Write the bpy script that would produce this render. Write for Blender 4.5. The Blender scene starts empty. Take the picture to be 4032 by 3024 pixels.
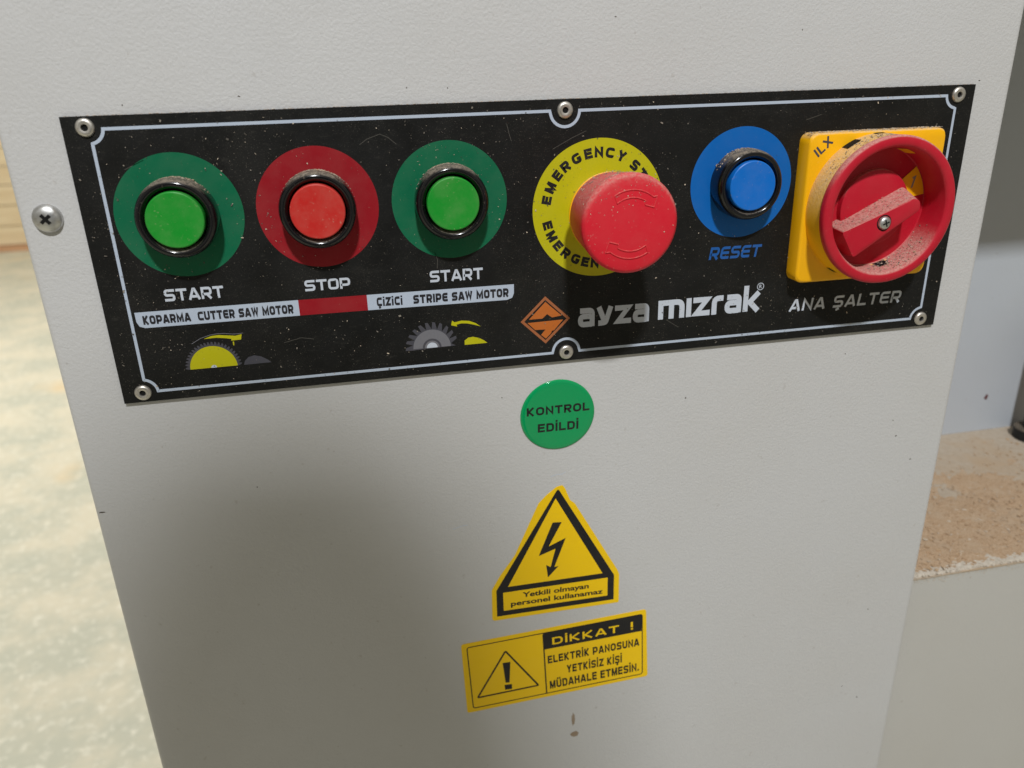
import bpy, bmesh, math, random
from mathutils import Vector, Matrix

random.seed(7)
scene = bpy.context.scene
COL = scene.collection
MM = 0.001

# ------------------------------------------------------------------ camera, world, lamps
cam_d = bpy.data.cameras.new("camera")
cam = bpy.data.objects.new("camera", cam_d)
COL.objects.link(cam)
right = Vector((0.9789, -0.2026, -0.0284)); up = Vector((0.1003, 0.3541, 0.9298)); fwd = Vector((0.1783, 0.9130, -0.3669))
fwd.normalize(); right = (right - fwd * right.dot(fwd)).normalized(); up = right.cross(fwd)
cam.matrix_world = Matrix(((right.x, up.x, -fwd.x, -0.0869435), (right.y, up.y, -fwd.y, -0.3145375),
                           (right.z, up.z, -fwd.z, 0.0630524), (0, 0, 0, 1)))
cam_d.sensor_width = 36.0
cam_d.lens = 3052.75 / 4032 * 36
cam_d.clip_start = 0.01
cam_d.clip_end = 60
cam_d.dof.use_dof = True
cam_d.dof.focus_distance = 0.325
cam_d.dof.aperture_fstop = 11.0
scene.camera = cam

world = bpy.data.worlds.new("World")
scene.world = world
world.use_nodes = True
bg = world.node_tree.nodes["Background"]
bg.inputs[0].default_value = (1.0, 0.94, 0.80, 1)
bg.inputs[1].default_value = 0.262


def area_lamp(name, loc, target, sx, sy, power, col):
    d = bpy.data.lights.new(name, "AREA")
    d.shape = "RECTANGLE"; d.size = sx; d.size_y = sy; d.energy = power; d.color = col
    o = bpy.data.objects.new(name, d)
    COL.objects.link(o)
    o.location = loc
    o.rotation_euler = (Vector(target) - Vector(loc)).to_track_quat("-Z", "Y").to_euler()
    return o


area_lamp("ceiling_lamp", (-0.16, -1.45, 1.75), (0, 0, 0), 0.15, 0.085, 47.5, (0.975, 0.985, 1.0))
area_lamp("ceiling_lamp", (-2.2, 2.6, 2.4), (-2.0, 2.8, -1.0), 1.2, 0.3, 118, (1.0, 0.985, 0.93))

scene.view_settings.view_transform = "Standard"
scene.view_settings.look = "None"
scene.view_settings.exposure = 0.0
scene.view_settings.gamma = 1.0
scene.cycles.use_denoising = True
scene.cycles.max_bounces = 8


# ------------------------------------------------------------------ materials
def new_mat(name):
    m = bpy.data.materials.new(name)
    m.use_nodes = True
    nt = m.node_tree
    return m, nt, nt.nodes["Principled BSDF"]


def noise(nt, scale, detail=3, rough=0.6, coord="Object", stretch=None):
    tc = nt.nodes.new("ShaderNodeTexCoord")
    n = nt.nodes.new("ShaderNodeTexNoise")
    n.inputs["Scale"].default_value = scale
    n.inputs["Detail"].default_value = detail
    n.inputs["Roughness"].default_value = rough
    src = tc.outputs[coord]
    if stretch:
        mp = nt.nodes.new("ShaderNodeMapping")
        mp.inputs["Scale"].default_value = stretch[:3]
        if len(stretch) > 3:
            mp.inputs["Rotation"].default_value = (0, stretch[3], 0)
        nt.links.new(src, mp.inputs[0]); src = mp.outputs[0]
    nt.links.new(src, n.inputs["Vector"])
    return n.outputs["Fac"]


def ramp(nt, fac, a, b, va=0.0, vb=1.0):
    r = nt.nodes.new("ShaderNodeMapRange")
    r.interpolation_type = "SMOOTHSTEP"
    r.inputs["From Min"].default_value = a; r.inputs["From Max"].default_value = b
    r.inputs["To Min"].default_value = va; r.inputs["To Max"].default_value = vb
    nt.links.new(fac, r.inputs["Value"])
    return r.outputs["Result"]


def mul(nt, a, b, op="MULTIPLY"):
    m = nt.nodes.new("ShaderNodeMath"); m.operation = op
    for i, v in enumerate((a, b)):
        if isinstance(v, (int, float)):
            m.inputs[i].default_value = v
        else:
            nt.links.new(v, m.inputs[i])
    m.use_clamp = True
    return m.outputs[0]


def mixcol(nt, fac, a, b):
    m = nt.nodes.new("ShaderNodeMix"); m.data_type = "RGBA"
    if isinstance(fac, (int, float)):
        m.inputs["Factor"].default_value = fac
    else:
        nt.links.new(fac, m.inputs["Factor"])
    for key, v in (("A", a), ("B", b)):
        s = [i for i in m.inputs if i.name == key and i.type == "RGBA"][0]
        if isinstance(v, tuple):
            s.default_value = v[:3] + (1,)
        else:
            nt.links.new(v, s)
    return [o for o in m.outputs if o.type == "RGBA"][0]


DUST = (0.50, 0.40, 0.29)


def plastic(name, col, rough=0.4, specks=0.3, haze=0.06, settle=0.0, metallic=0.0, bump=0.0, dustcol=DUST, settle_from=0.25, speck_scale=900, spec=0.3, settle_span=0.45, bump_scale=500, settle_min=0.35):
    """coloured solid with fine wood dust clinging to it; settle = dust lying on faces that look up"""
    m, nt, b = new_mat(name)
    b.inputs["Metallic"].default_value = metallic
    b.inputs["Specular IOR Level"].default_value = spec
    c = mixcol(nt, ramp(nt, noise(nt, 60, 4, 0.65), 0.35, 0.75, 0, haze), col, dustcol)
    fac = ramp(nt, noise(nt, speck_scale, 2, 0.5), 0.66, 0.74, 0, specks)
    fac = mul(nt, fac, ramp(nt, noise(nt, 90, 2), 0.35, 0.65, 0.15, 1))
    c = mixcol(nt, fac, c, dustcol)
    rsock = None
    if settle > 0:
        g = nt.nodes.new("ShaderNodeNewGeometry")
        sx = nt.nodes.new("ShaderNodeSeparateXYZ")
        nt.links.new(g.outputs["Normal"], sx.inputs[0])
        n1 = noise(nt, 700, 4, 0.7)
        a = ramp(nt, sx.outputs["Z"], settle_from, settle_from + settle_span, 0, 1)
        f = mul(nt, a, ramp(nt, n1, 0.36, 0.60, settle * settle_min, settle))
        c2 = mixcol(nt, ramp(nt, noise(nt, 1400, 2), 0.3, 0.7), tuple(x * 0.84 for x in dustcol), tuple(min(1, x * 1.14) for x in dustcol))
        c = mixcol(nt, f, c, c2)
        rsock = ramp(nt, f, 0, 0.6, rough, 0.95)
        bp = nt.nodes.new("ShaderNodeBump")
        bp.inputs["Strength"].default_value = 0.5
        bp.inputs["Distance"].default_value = 0.0006
        nt.links.new(mul(nt, f, n1), bp.inputs["Height"])
        nt.links.new(bp.outputs[0], b.inputs["Normal"])
    elif bump > 0:
        bp = nt.nodes.new("ShaderNodeBump")
        bp.inputs["Strength"].default_value = bump
        bp.inputs["Distance"].default_value = 0.0005
        nt.links.new(noise(nt, bump_scale, 3), bp.inputs["Height"])
        nt.links.new(bp.outputs[0], b.inputs["Normal"])
    nt.links.new(c, b.inputs["Base Color"])
    if rsock is None:
        rsock = ramp(nt, noise(nt, 120, 3), 0.3, 0.7, max(0.02, rough - 0.07), rough + 0.1)
    nt.links.new(rsock, b.inputs["Roughness"])
    return m


def paint(name, col, rough=0.42, strength=0.35, tint=(0.5, 0.46, 0.38)):
    """textured powder coat on sheet metal"""
    m, nt, b = new_mat(name)
    c = mixcol(nt, ramp(nt, noise(nt, 9, 4, 0.6), 0.3, 0.75, 0, 0.12), col, tuple(x * y * 1.6 for x, y in zip(col, tint)))
    c = mixcol(nt, ramp(nt, noise(nt, 260, 3, 0.6), 0.68, 0.76, 0, 0.22), c, (0.25, 0.2, 0.15))
    nt.links.new(c, b.inputs["Base Color"])
    nt.links.new(ramp(nt, noise(nt, 40, 3), 0.3, 0.7, rough - 0.05, rough + 0.1), b.inputs["Roughness"])
    bp = nt.nodes.new("ShaderNodeBump")
    bp.inputs["Strength"].default_value = strength
    bp.inputs["Distance"].default_value = 0.0006
    nt.links.new(ramp(nt, noise(nt, 980, 2.5, 0.55), 0.25, 0.75), bp.inputs["Height"])
    nt.links.new(bp.outputs[0], b.inputs["Normal"])
    return m


M = {}
M["paint"] = paint("cabinet_paint", (0.575, 0.575, 0.575), 0.42, 0.17)
M["paint_base"] = paint("base_paint", (0.53, 0.52, 0.49), 0.45, 0.14)
M["paint_blue"] = paint("blue_grey_paint", (0.50, 0.54, 0.59), 0.45, 0.12)


def plate_mat():
    m, nt, b = new_mat("black_plate")
    f = ramp(nt, noise(nt, 420, 4, 0.75, stretch=(0.55, 1, 1.5, 0.25)), 0.55, 0.80, 0, 0.05)
    f2 = ramp(nt, noise(nt, 22, 4, 0.65), 0.4, 0.8, 0, 0.012)
    f3 = ramp(nt, noise(nt, 2300, 2, 0.6), 0.60, 0.72, 0, 0.16)
    f3 = mul(nt, f3, ramp(nt, noise(nt, 45, 4, 0.7), 0.32, 0.62, 0.12, 1))
    f4 = ramp(nt, noise(nt, 60, 5, 0.75, stretch=(0.5, 1, 2.2, 0.6)), 0.58, 0.74, 0, 0.016)
    f = mul(nt, mul(nt, f, f3, "ADD"), f4, "ADD")
    c = mixcol(nt, mul(nt, f, f2, "ADD"), (0.0062, 0.0064, 0.0062), (0.55, 0.5, 0.42))
    nt.links.new(c, b.inputs["Base Color"])
    nt.links.new(ramp(nt, noise(nt, 70, 4), 0.3, 0.7, 0.42, 0.62), b.inputs["Roughness"])
    b.inputs["Specular IOR Level"].default_value = 0.25
    bp = nt.nodes.new("ShaderNodeBump")
    bp.inputs["Strength"].default_value = 0.12; bp.inputs["Distance"].default_value = 0.0004
    nt.links.new(noise(nt, 500, 3), bp.inputs["Height"]); nt.links.new(bp.outputs[0], b.inputs["Normal"])
    return m


M["plate"] = plate_mat()
M["ink_blue_white"] = plastic("pale_blue_ink", (0.46, 0.53, 0.64), 0.5, 0.15, 0.06)
M["ink_silver"] = plastic("silver_ink", (0.26, 0.245, 0.21), 0.45, 0.1, 0.05)
M["ink_white"] = plastic("white_ink", (0.55, 0.60, 0.68), 0.5, 0.15, 0.05)
M["ink_black"] = plastic("black_ink", (0.012, 0.012, 0.013), 0.5, 0.05, 0.02)
M["ink_dark"] = plastic("dark_ink", (0.02, 0.02, 0.025), 0.5, 0.05, 0.02)
M["ink_green"] = plastic("green_ink", (0.003, 0.130, 0.058), 0.45, 0.12, 0.02)
M["ink_red"] = plastic("red_ink", (0.29, 0.008, 0.015), 0.45, 0.12, 0.025)
M["ink_yellow"] = plastic("yellow_ink", (0.50, 0.47, 0.006), 0.45, 0.05, 0.012)
M["ink_blue"] = plastic("blue_ink", (0.001, 0.125, 0.46), 0.45, 0.08, 0.012)
M["ink_blue_text"] = plastic("blue_letter_ink", (0.010, 0.10, 0.36), 0.45, 0.1, 0.03)
M["ink_orange"] = plastic("orange_ink", (0.50, 0.135, 0.022), 0.45, 0.1, 0.03)
M["ink_copper"] = plastic("copper_ink", (0.36, 0.12, 0.045), 0.45, 0.1, 0.03)
M["ink_grey"] = plastic("grey_ink", (0.17, 0.17, 0.19), 0.45, 0.1, 0.03)
M["ink_dgrey"] = plastic("dark_grey_ink", (0.065, 0.065, 0.08), 0.45, 0.1, 0.03)
M["bezel"] = plastic("black_bezel_plastic", (0.005, 0.005, 0.006), 0.15, 0.22, 0.010, settle=0.66, dustcol=(0.33, 0.275, 0.21), settle_from=0.50, settle_span=0.4, spec=0.5)
M["cap_green"] = plastic("green_cap_plastic", (0.010, 0.28, 0.026), 0.38, 0.3, 0.11, bump=0.03)
M["cap_red"] = plastic("red_cap_plastic", (0.54, 0.010, 0.010), 0.38, 0.4, 0.13, bump=0.03)
M["cap_blue"] = plastic("blue_cap_plastic", (0.002, 0.15, 0.58), 0.42, 0.3, 0.07, bump=0.04)
M["stop_red"] = plastic("stop_red_plastic", (0.68, 0.012, 0.030), 0.45, 0.3, 0.05, settle=0.50, settle_from=0.0, settle_span=0.5, dustcol=(0.50, 0.34, 0.28))
M["cup_yellow"] = plastic("dusty_cup_yellow", (0.95, 0.48, 0.002), 0.45, 0.1, 0.03, settle=0.80, settle_from=-0.25, settle_span=0.75, settle_min=0.7, dustcol=(0.62, 0.44, 0.25))
M["switch_yellow"] = plastic("switch_yellow_plastic", (0.95, 0.48, 0.002), 0.42, 0.08, 0.02, settle=0.72, settle_from=0.30, dustcol=(0.60, 0.46, 0.31))
M["switch_red"] = plastic("switch_red_plastic", (0.50, 0.009, 0.026), 0.42, 0.12, 0.03, settle=0.60, settle_from=0.25, settle_min=0.6, dustcol=(0.58, 0.42, 0.35))
M["sticker_yellow"] = plastic("sticker_yellow", (0.95, 0.61, 0.002), 0.36, 0.05, 0.012, bump=0.9, bump_scale=75)
M["sticker_green"] = plastic("sticker_green", (0.001, 0.31, 0.095), 0.08, 0.02, 0.0, spec=0.5)
M["hole"] = plastic("hole_black", (0.004, 0.004, 0.004), 0.8, 0.0, 0.0)
M["rubber"] = plastic("black_rubber", (0.012, 0.013, 0.014), 0.6, 0.1, 0.03, settle=0.3)


def metal_mat(name, col, rough):
    m, nt, b = new_mat(name)
    b.inputs["Metallic"].default_value = 0.9
    nt.links.new(mixcol(nt, ramp(nt, noise(nt, 700, 3), 0.5, 0.75, 0, 0.45), col, (0.35, 0.28, 0.2)), b.inputs["Base Color"])
    nt.links.new(ramp(nt, noise(nt, 300, 3), 0.3, 0.7, rough, rough + 0.2), b.inputs["Roughness"])
    return m


M["rivet"] = metal_mat("rivet_steel", (0.66, 0.63, 0.58), 0.34)
M["zinc"] = metal_mat("zinc_steel", (0.56, 0.56, 0.55), 0.30)


def grain_mat(name, c1, c2, c3, scale, bump=0.6, dist=0.0015, s2=None):
    m, nt, b = new_mat(name)
    n = noise(nt, scale, 4, 0.7)
    c = mixcol(nt, ramp(nt, n, 0.36, 0.62), c1, c2)
    c = mixcol(nt, ramp(nt, noise(nt, (s2 or scale * 0.12), 4, 0.65), 0.42, 0.68), c, c3)
    nt.links.new(c, b.inputs["Base Color"])
    b.inputs["Roughness"].default_value = 0.95
    b.inputs["Specular IOR Level"].default_value = 0.15
    bp = nt.nodes.new("ShaderNodeBump")
    bp.inputs["Strength"].default_value = bump; bp.inputs["Distance"].default_value = dist
    nt.links.new(n, bp.inputs["Height"]); nt.links.new(bp.outputs[0], b.inputs["Normal"])
    return m


M["sawdust"] = grain_mat("sawdust_heap", (0.42, 0.275, 0.165), (0.56, 0.41, 0.275), (0.52, 0.39, 0.27), 950, 0.5, 0.0008, 60)
M["dust_pale"] = grain_mat("pale_dust", (0.50, 0.44, 0.36), (0.66, 0.60, 0.51), (0.58, 0.52, 0.44), 500, 0.6, 0.001)
M["shelf"] = grain_mat("dusty_shelf_paint", (0.45, 0.37, 0.285), (0.50, 0.425, 0.335), (0.48, 0.36, 0.245), 260, 0.15, 0.0004, 14)
M["flake_a"] = plastic("wood_flake_light", (0.58, 0.49, 0.38), 0.8, 0, 0)
M["flake_b"] = plastic("wood_flake_brown", (0.48, 0.33, 0.20), 0.8, 0, 0)
M["flake_d"] = plastic("dust_fleck_dim", (0.11, 0.10, 0.085), 0.8, 0, 0)
M["flake_c"] = plastic("dust_fleck_grey", (0.26, 0.23, 0.19), 0.8, 0, 0)


def floor_mat():
    m, nt, b = new_mat("dusty_floor")
    n1 = noise(nt, 42, 6, 0.7)
    n2 = noise(nt, 5.0, 6, 0.65)
    n3 = noise(nt, 1.3, 4, 0.6)
    c = mixcol(nt, ramp(nt, n2, 0.38, 0.64), (0.53, 0.53, 0.43), (0.69, 0.64, 0.50))
    c = mixcol(nt, ramp(nt, n1, 0.50, 0.68, 0, 0.8), c, (0.82, 0.79, 0.67))
    c = mixcol(nt, ramp(nt, noise(nt, 60, 3, 0.6), 0.64, 0.76, 0, 0.30), c, (0.46, 0.40, 0.28))
    c = mixcol(nt, ramp(nt, n3, 0.60, 0.72, 0, 0.6), c, (0.78, 0.56, 0.29))
    nt.links.new(c, b.inputs["Base Color"])
    b.inputs["Roughness"].default_value = 0.8
    bp = nt.nodes.new("ShaderNodeBump")
    bp.inputs["Strength"].default_value = 0.3; bp.inputs["Distance"].default_value = 0.006
    nt.links.new(n1, bp.inputs["Height"]); nt.links.new(bp.outputs[0], b.inputs["Normal"])
    return m


M["floor"] = floor_mat()


def wood_mat(name, a, b_):
    m, nt, b = new_mat(name)
    n = noise(nt, 6, 5, 0.6, stretch=(0.35, 3, 5))
    nt.links.new(mixcol(nt, ramp(nt, n, 0.3, 0.7), a, b_), b.inputs["Base Color"])
    b.inputs["Roughness"].default_value = 0.7
    return m


M["wood"] = wood_mat("pale_board_wood", (0.84, 0.70, 0.47), (0.74, 0.58, 0.36))
M["wood_red"] = wood_mat("reddish_board_wood", (0.62, 0.36, 0.20), (0.55, 0.30, 0.16))
M["skin"] = plastic("skin", (0.45, 0.26, 0.18), 0.5, 0, 0)
M["cloth"] = plastic("dark_cloth", (0.06, 0.07, 0.10), 0.9, 0, 0)
M["hair"] = plastic("dark_hair", (0.02, 0.015, 0.012), 0.7, 0, 0)


# ------------------------------------------------------------------ object helpers
def put(o, parent=None, label=None, cat=None, group=None, kind=None):
    COL.objects.link(o)
    if parent is not None:
        o.parent = parent
        o.matrix_parent_inverse = parent_inv(parent)
    tag(o, label, cat, group, kind)
    return o


def parent_inv(p):
    # every part is built in world millimetres, so undo its parent's own location
    return Matrix.Translation(p.location).inverted()


def tag(o, label=None, cat=None, group=None, kind=None):
    if label: o["label"] = label
    if cat: o["category"] = cat
    if group: o["group"] = group
    if kind: o["kind"] = kind


def empty(name, loc_mm, label, cat, group=None):
    o = bpy.data.objects.new(name, None)
    o.empty_display_size = 0.01
    o.location = Vector(loc_mm) * MM
    return put(o, None, label, cat, group)


class MB:
    """collects geometry given in millimetres: x right, y into the cabinet, z up"""

    def __init__(self):
        self.v = []; self.f = []; self.mi = []; self.mats = []

    def mat(self, m):
        if m not in self.mats: self.mats.append(m)
        return self.mats.index(m)

    def poly(self, pts, m):
        b = len(self.v); self.v += [tuple(p) for p in pts]
        self.f.append(tuple(range(b, b + len(pts)))); self.mi.append(self.mat(m))

    def flat(self, pts2, y, m):
        """flat print facing the camera side (-y)"""
        a = sum(pts2[i][0] * pts2[(i + 1) % len(pts2)][1] - pts2[(i + 1) % len(pts2)][0] * pts2[i][1] for i in range(len(pts2)))
        if a < 0: pts2 = pts2[::-1]
        self.poly([(x, y, z) for x, z in pts2], m)

    def prism(self, pts2, y0, y1, m):
        """y0 = front (smaller), y1 = back"""
        a = sum(pts2[i][0] * pts2[(i + 1) % len(pts2)][1] - pts2[(i + 1) % len(pts2)][0] * pts2[i][1] for i in range(len(pts2)))
        if a < 0: pts2 = pts2[::-1]
        n = len(pts2); b = len(self.v); k = self.mat(m)
        self.v += [(x, y0, z) for x, z in pts2] + [(x, y1, z) for x, z in pts2]
        self.f.append(tuple(range(b, b + n))); self.mi.append(k)
        self.f.append(tuple(range(b + 2 * n - 1, b + n - 1, -1))); self.mi.append(k)
        for i in range(n):
            j = (i + 1) % n
            self.f.append((b + j, b + i, b + n + i, b + n + j)); self.mi.append(k)

    def loft(self, rings, m, cap0=True, cap1=True):
        k = self.mat(m); n = len(rings[0]); b = len(self.v)
        for r in rings: self.v += [tuple(p) for p in r]
        for s in range(len(rings) - 1):
            for i in range(n):
                j = (i + 1) % n
                self.f.append((b + s * n + i, b + s * n + j, b + (s + 1) * n + j, b + (s + 1) * n + i)); self.mi.append(k)
        if cap0: self.f.append(tuple(range(b + n - 1, b - 1, -1))); self.mi.append(k)
        if cap1:
            e = b + (len(rings) - 1) * n
            self.f.append(tuple(range(e, e + n))); self.mi.append(k)

    def lathe(self, cx, cz, prof, m, seg=96, cap0=False, cap1=True):
        rings = []
        for r, y in prof:
            rings.append([(cx + r * math.cos(2 * math.pi * i / seg), y, cz + r * math.sin(2 * math.pi * i / seg)) for i in range(seg)])
        self.loft(rings, m, cap0, cap1)

    def box(self, x0, x1, y0, y1, z0, z1, m):
        self.prism([(x0, z0), (x1, z0), (x1, z1), (x0, z1)], y0, y1, m)

    def ribbon(self, pts, w, y, m, closed=False, step=0.0):
        """mitred band of width w along a 2-D polyline, one polygon"""
        n = len(pts); L = []; R = []
        for i in range(n):
            p = Vector(pts[i])
            a = Vector(pts[i - 1]) if (i > 0 or closed) else None
            c = Vector(pts[(i + 1) % n]) if (i < n - 1 or closed) else None
            d0 = (p - a).normalized() if a is not None else (c - p).normalized()
            d1 = (c - p).normalized() if c is not None else d0
            n0 = Vector((-d0.y, d0.x)); n1 = Vector((-d1.y, d1.x))
            t = n0 + n1
            if t.length < 1e-6: t = n0
            t.normalize()
            s = 1 / max(0.45, t.dot(n0))
            L.append(p + t * (w / 2 * s)); R.append(p - t * (w / 2 * s))
        cnt = n if closed else n - 1
        for i in range(cnt):
            j = (i + 1) % n
            self.flat([tuple(L[i]), tuple(L[j]), tuple(R[j]), tuple(R[i])], y, m)

    def build(self, name, parent=None, label=None, cat=None, group=None, kind=None, smooth=None, bevel=None, origin=None):
        me = bpy.data.meshes.new(name)
        o0 = Vector(origin) if origin else Vector((0, 0, 0))
        if origin is None and parent is None and self.v:
            xs, ys, zs = zip(*self.v)
            o0 = Vector(((min(xs) + max(xs)) / 2, (min(ys) + max(ys)) / 2, min(zs)))
        me.from_pydata([tuple((Vector(v) - o0) * MM) for v in self.v], [], self.f)
        for m in self.mats: me.materials.append(m)
        me.polygons.foreach_set("material_index", self.mi)
        if bevel or smooth is not None:
            bm = bmesh.new(); bm.from_mesh(me)
            bmesh.ops.remove_doubles(bm, verts=bm.verts, dist=1e-7)
            bmesh.ops.recalc_face_normals(bm, faces=bm.faces)
            if bevel:
                es = [e for e in bm.edges if len(e.link_faces) == 2 and e.calc_face_angle(0) > 0.6]
                bmesh.ops.bevel(bm, geom=es, offset=bevel * MM, segments=3, profile=0.5, affect="EDGES", clamp_overlap=True)
            bm.to_mesh(me); bm.free()
        if smooth is not None:
            me.polygons.foreach_set("use_smooth", [True] * len(me.polygons))
            me.set_sharp_from_angle(angle=math.radians(smooth))
        me.update()
        o = bpy.data.objects.new(name, me)
        o.location = o0 * MM
        put(o, parent, label, cat, group, kind)
        return o


def circ(cx, cz, r, n=72, a0=0.0, a1=360.0):
    full = abs(a1 - a0) >= 359.9
    k = n if full else n + 1
    return [(cx + r * math.cos(math.radians(a0 + (a1 - a0) * i / n)), cz + r * math.sin(math.radians(a0 + (a1 - a0) * i / n))) for i in range(k)]


def fillet(pts, r, closed=True, n=5):
    """round the corners; pts may carry their own radius as third value"""
    out = []; N = len(pts)
    for i in range(N):
        p = Vector(pts[i][:2]); rr = pts[i][2] if len(pts[i]) > 2 else r
        if rr <= 0 or (not closed and i in (0, N - 1)):
            out.append(tuple(p)); continue
        a = Vector(pts[i - 1][:2]) - p; c = Vector(pts[(i + 1) % N][:2]) - p
        rr = min(rr, a.length * 0.49, c.length * 0.49)
        A = p + a.normalized() * rr; B = p + c.normalized() * rr
        for k in range(n + 1):
            t = k / n
            q = A * (1 - t) ** 2 + p * 2 * t * (1 - t) + B * t * t
            out.append((q.x, q.y))
    return out


# ------------------------------------------------------------------ lettering
def font_mesh(s, offset=0.0):
    cu = bpy.data.curves.new("lettering", "FONT")
    cu.body = s; cu.size = 1; cu.offset = offset; cu.resolution_u = 4
    o = bpy.data.objects.new("lettering", cu); COL.objects.link(o)
    dg = bpy.context.evaluated_depsgraph_get(); dg.update()
    me = o.evaluated_get(dg).to_mesh()
    vs = [(v.co.x, v.co.y) for v in me.vertices]; fs = [tuple(p.vertices) for p in me.polygons]
    o.evaluated_get(dg).to_mesh_clear()
    bpy.data.objects.remove(o); bpy.data.curves.remove(cu)
    return vs, fs


CAPH = 0.682


def add_font(mb, s, bl, br, h, y, m, offset=0.02, slant=0.0):
    vs, fs = font_mesh(s, offset)
    x0 = min(v[0] for v in vs); x1 = max(v[0] for v in vs)
    bl = Vector(bl); br = Vector(br); d = br - bl
    n = Vector((-d.y, d.x)).normalized()
    out = []
    for x, yy in vs:
        u = (x - x0) / (x1 - x0); v = (yy + offset) / (CAPH + 2 * offset) * h
        p = bl + d * u + n * v + d.normalized() * (slant * v)
        out.append(p)
    for f in fs: mb.flat([tuple(out[i]) for i in f], y, m)


def glyphs(t, w):
    a = t / 2; x0 = a; x1 = w - a; y0 = a; y1 = 1 - a; r = 0.22
    e = lambda pts, closed=False: (fillet(pts, 0, closed), closed)
    S = [e([(w - 0.02, y1), (x0, y1, r), (x0, .5, r), (x1, .5, r), (x1, y0, r), (0.02, y0)])]
    C = [e([(w, y1), (x0, y1, r), (x0, y0, r), (w, y0)])]
    tail = [e([(w * .5, -0.02), (w * .58, -0.12), (w * .38, -0.2)])]
    I = [e([(a, 0), (a, 1)])]
    Ii = [e([(a, 0), (a, 0.80)]), e([(a, 0.90), (a, 1.08)])]
    W2 = w * 1.25; M2 = w * 1.2
    return {
        "S": (w, S), "Ş": (w, S + tail), "C": (w, C), "Ç": (w, C + tail), "I": (t, I), "İ": (t, Ii),
        "T": (w, [e([(0, y1), (w, y1)]), e([(w / 2, 0), (w / 2, y1)])]),
        "A": (w * 1.08, [e([(a * .7, 0), (w * .54 - a * .5, y1), (w * .54 + a * .5, y1), (w * 1.08 - a * .7, 0)]), e([(w * .22, .27), (w * .86, .27)])]),
        "R": (w, [e([(x0, 0), (x0, y1), (x1, y1, r), (x1, .40, r), (x0, .40)]), e([(w * .5, .42), (x1, 0)])]),
        "P": (w, [e([(x0, 0), (x0, y1), (x1, y1, r), (x1, .36, r), (x0, .36)])]),
        "O": (w, [e([(x0, y0, r), (x1, y0, r), (x1, y1, r), (x0, y1, r)], True)]),
        "U": (w, [e([(x0, 1), (x0, y0, r), (x1, y0, r), (x1, 1)])]),
        "E": (w * .95, [e([(w * .95, y1), (x0, y1, r), (x0, y0, r), (w * .95, y0)]), e([(x0, .5), (w * .9, .5)])]),
        "K": (w, [e([(x0, 0), (x0, 1)]), e([(x1, 1), (x0 + .12, .5), (x1, 0)])]),
        "L": (w * .9, [e([(x0, 1), (x0, y0), (w * .9, y0)])]),
        "Z": (w, [e([(0, y1), (x1 - .02, y1), (x0 + .02, y0), (w, y0)])]),
        "N": (w, [e([(x0, 0), (x0, y1), (x1, y0), (x1, 1)])]),
        "M": (M2, [e([(x0, 0), (x0, y1), (M2 / 2, .22), (M2 - a, y1), (M2 - a, 0)])]),
        "W": (W2, [e([(a * .8, 1), (W2 * .28, y0), (W2 / 2, .85), (W2 * .72, y0), (W2 - a * .8, 1)])]),
        " ": (w * .45, []),
    }


def sans(t, w):
    """plain upright capitals with round bowls"""
    a = t / 2; x0 = a; x1 = w - a; y0 = a; y1 = 1 - a
    e = lambda pts, closed=False: (fillet(pts, 0, closed, 8), closed)
    g = glyphs(t, w)
    M2 = w * 1.12
    S = [e([(x1, .74), (x1, y1, .30), (x0, y1, .30), (x0, .53, .24), (x1, .47, .24), (x1, y0, .30), (x0, y0, .30), (x0, .26)])]
    tail = [e([(w * .5, 0), (w * .58, -0.12), (w * .36, -0.2)])]
    U = [e([(x0, 1), (x0, y0, .36), (x1, y0, .36), (x1, 1)])]
    dots = [e([(w * .30 - a, 1.16), (w * .30 + a, 1.16)]), e([(w * .70 - a, 1.16), (w * .70 + a, 1.16)])]
    g.update({
        "S": (w, S), "Ş": (w, S + tail), "U": (w, U), "Ü": (w, U + dots),
        "E": (w * .92, [e([(w * .92, y1), (x0, y1), (x0, y0), (w * .92, y0)]), e([(x0, .52), (w * .86, .52)])]),
        "M": (M2, [e([(a, 0), (a, 1)]), e([(M2 - a, 0), (M2 - a, 1)]), e([(a * 1.1, 1), (M2 / 2, .12), (M2 - a * 1.1, 1)])]),
        "G": (w * 1.05, [e([(x1, .74), (x1, y1, .32), (x0, y1, .38), (x0, y0, .38), (w * 1.05 - a, y0, .32), (w * 1.05 - a, .46), (w * .56, .46)])]),
        "C": (w, [e([(x1, .70), (x1, y1, .34), (x0, y1, .38), (x0, y0, .38), (x1, y0, .34), (x1, .30)])]),
        "D": (w, [e([(x0, y0), (x0, y1), (x1, y1, .40), (x1, y0, .40)], True)]),
        "O": (w * 1.08, [e([(x0, y0, .4), (w * 1.08 - a, y0, .4), (w * 1.08 - a, y1, .4), (x0, y1, .4)], True)]),
        "Y": (w, [e([(a * .8, 1), (w / 2, .46), (w - a * .8, 1)]), e([(w / 2, 0), (w / 2, .5)])]),
        "H": (w, [e([(x0, 0), (x0, 1)]), e([(x1, 0), (x1, 1)]), e([(x0, .53), (x1, .53)])]),
        "R": (w, [e([(x0, 0), (x0, y1), (x1, y1, .26), (x1, .46, .26), (x0, .46)]), e([(w * .46, .46), (x1, 0)])]),
        "İ": (t, [e([(a, 0), (a, 1)]), e([(a, 1.08), (a, 1.08 + t)])]),
        ".": (t, [e([(a, 0), (a, t)])]), "!": (t, [e([(a, .32), (a, 1)]), e([(a, 0), (a, t)])]),
        " ": (w * .35, []),
    })
    return g


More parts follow.
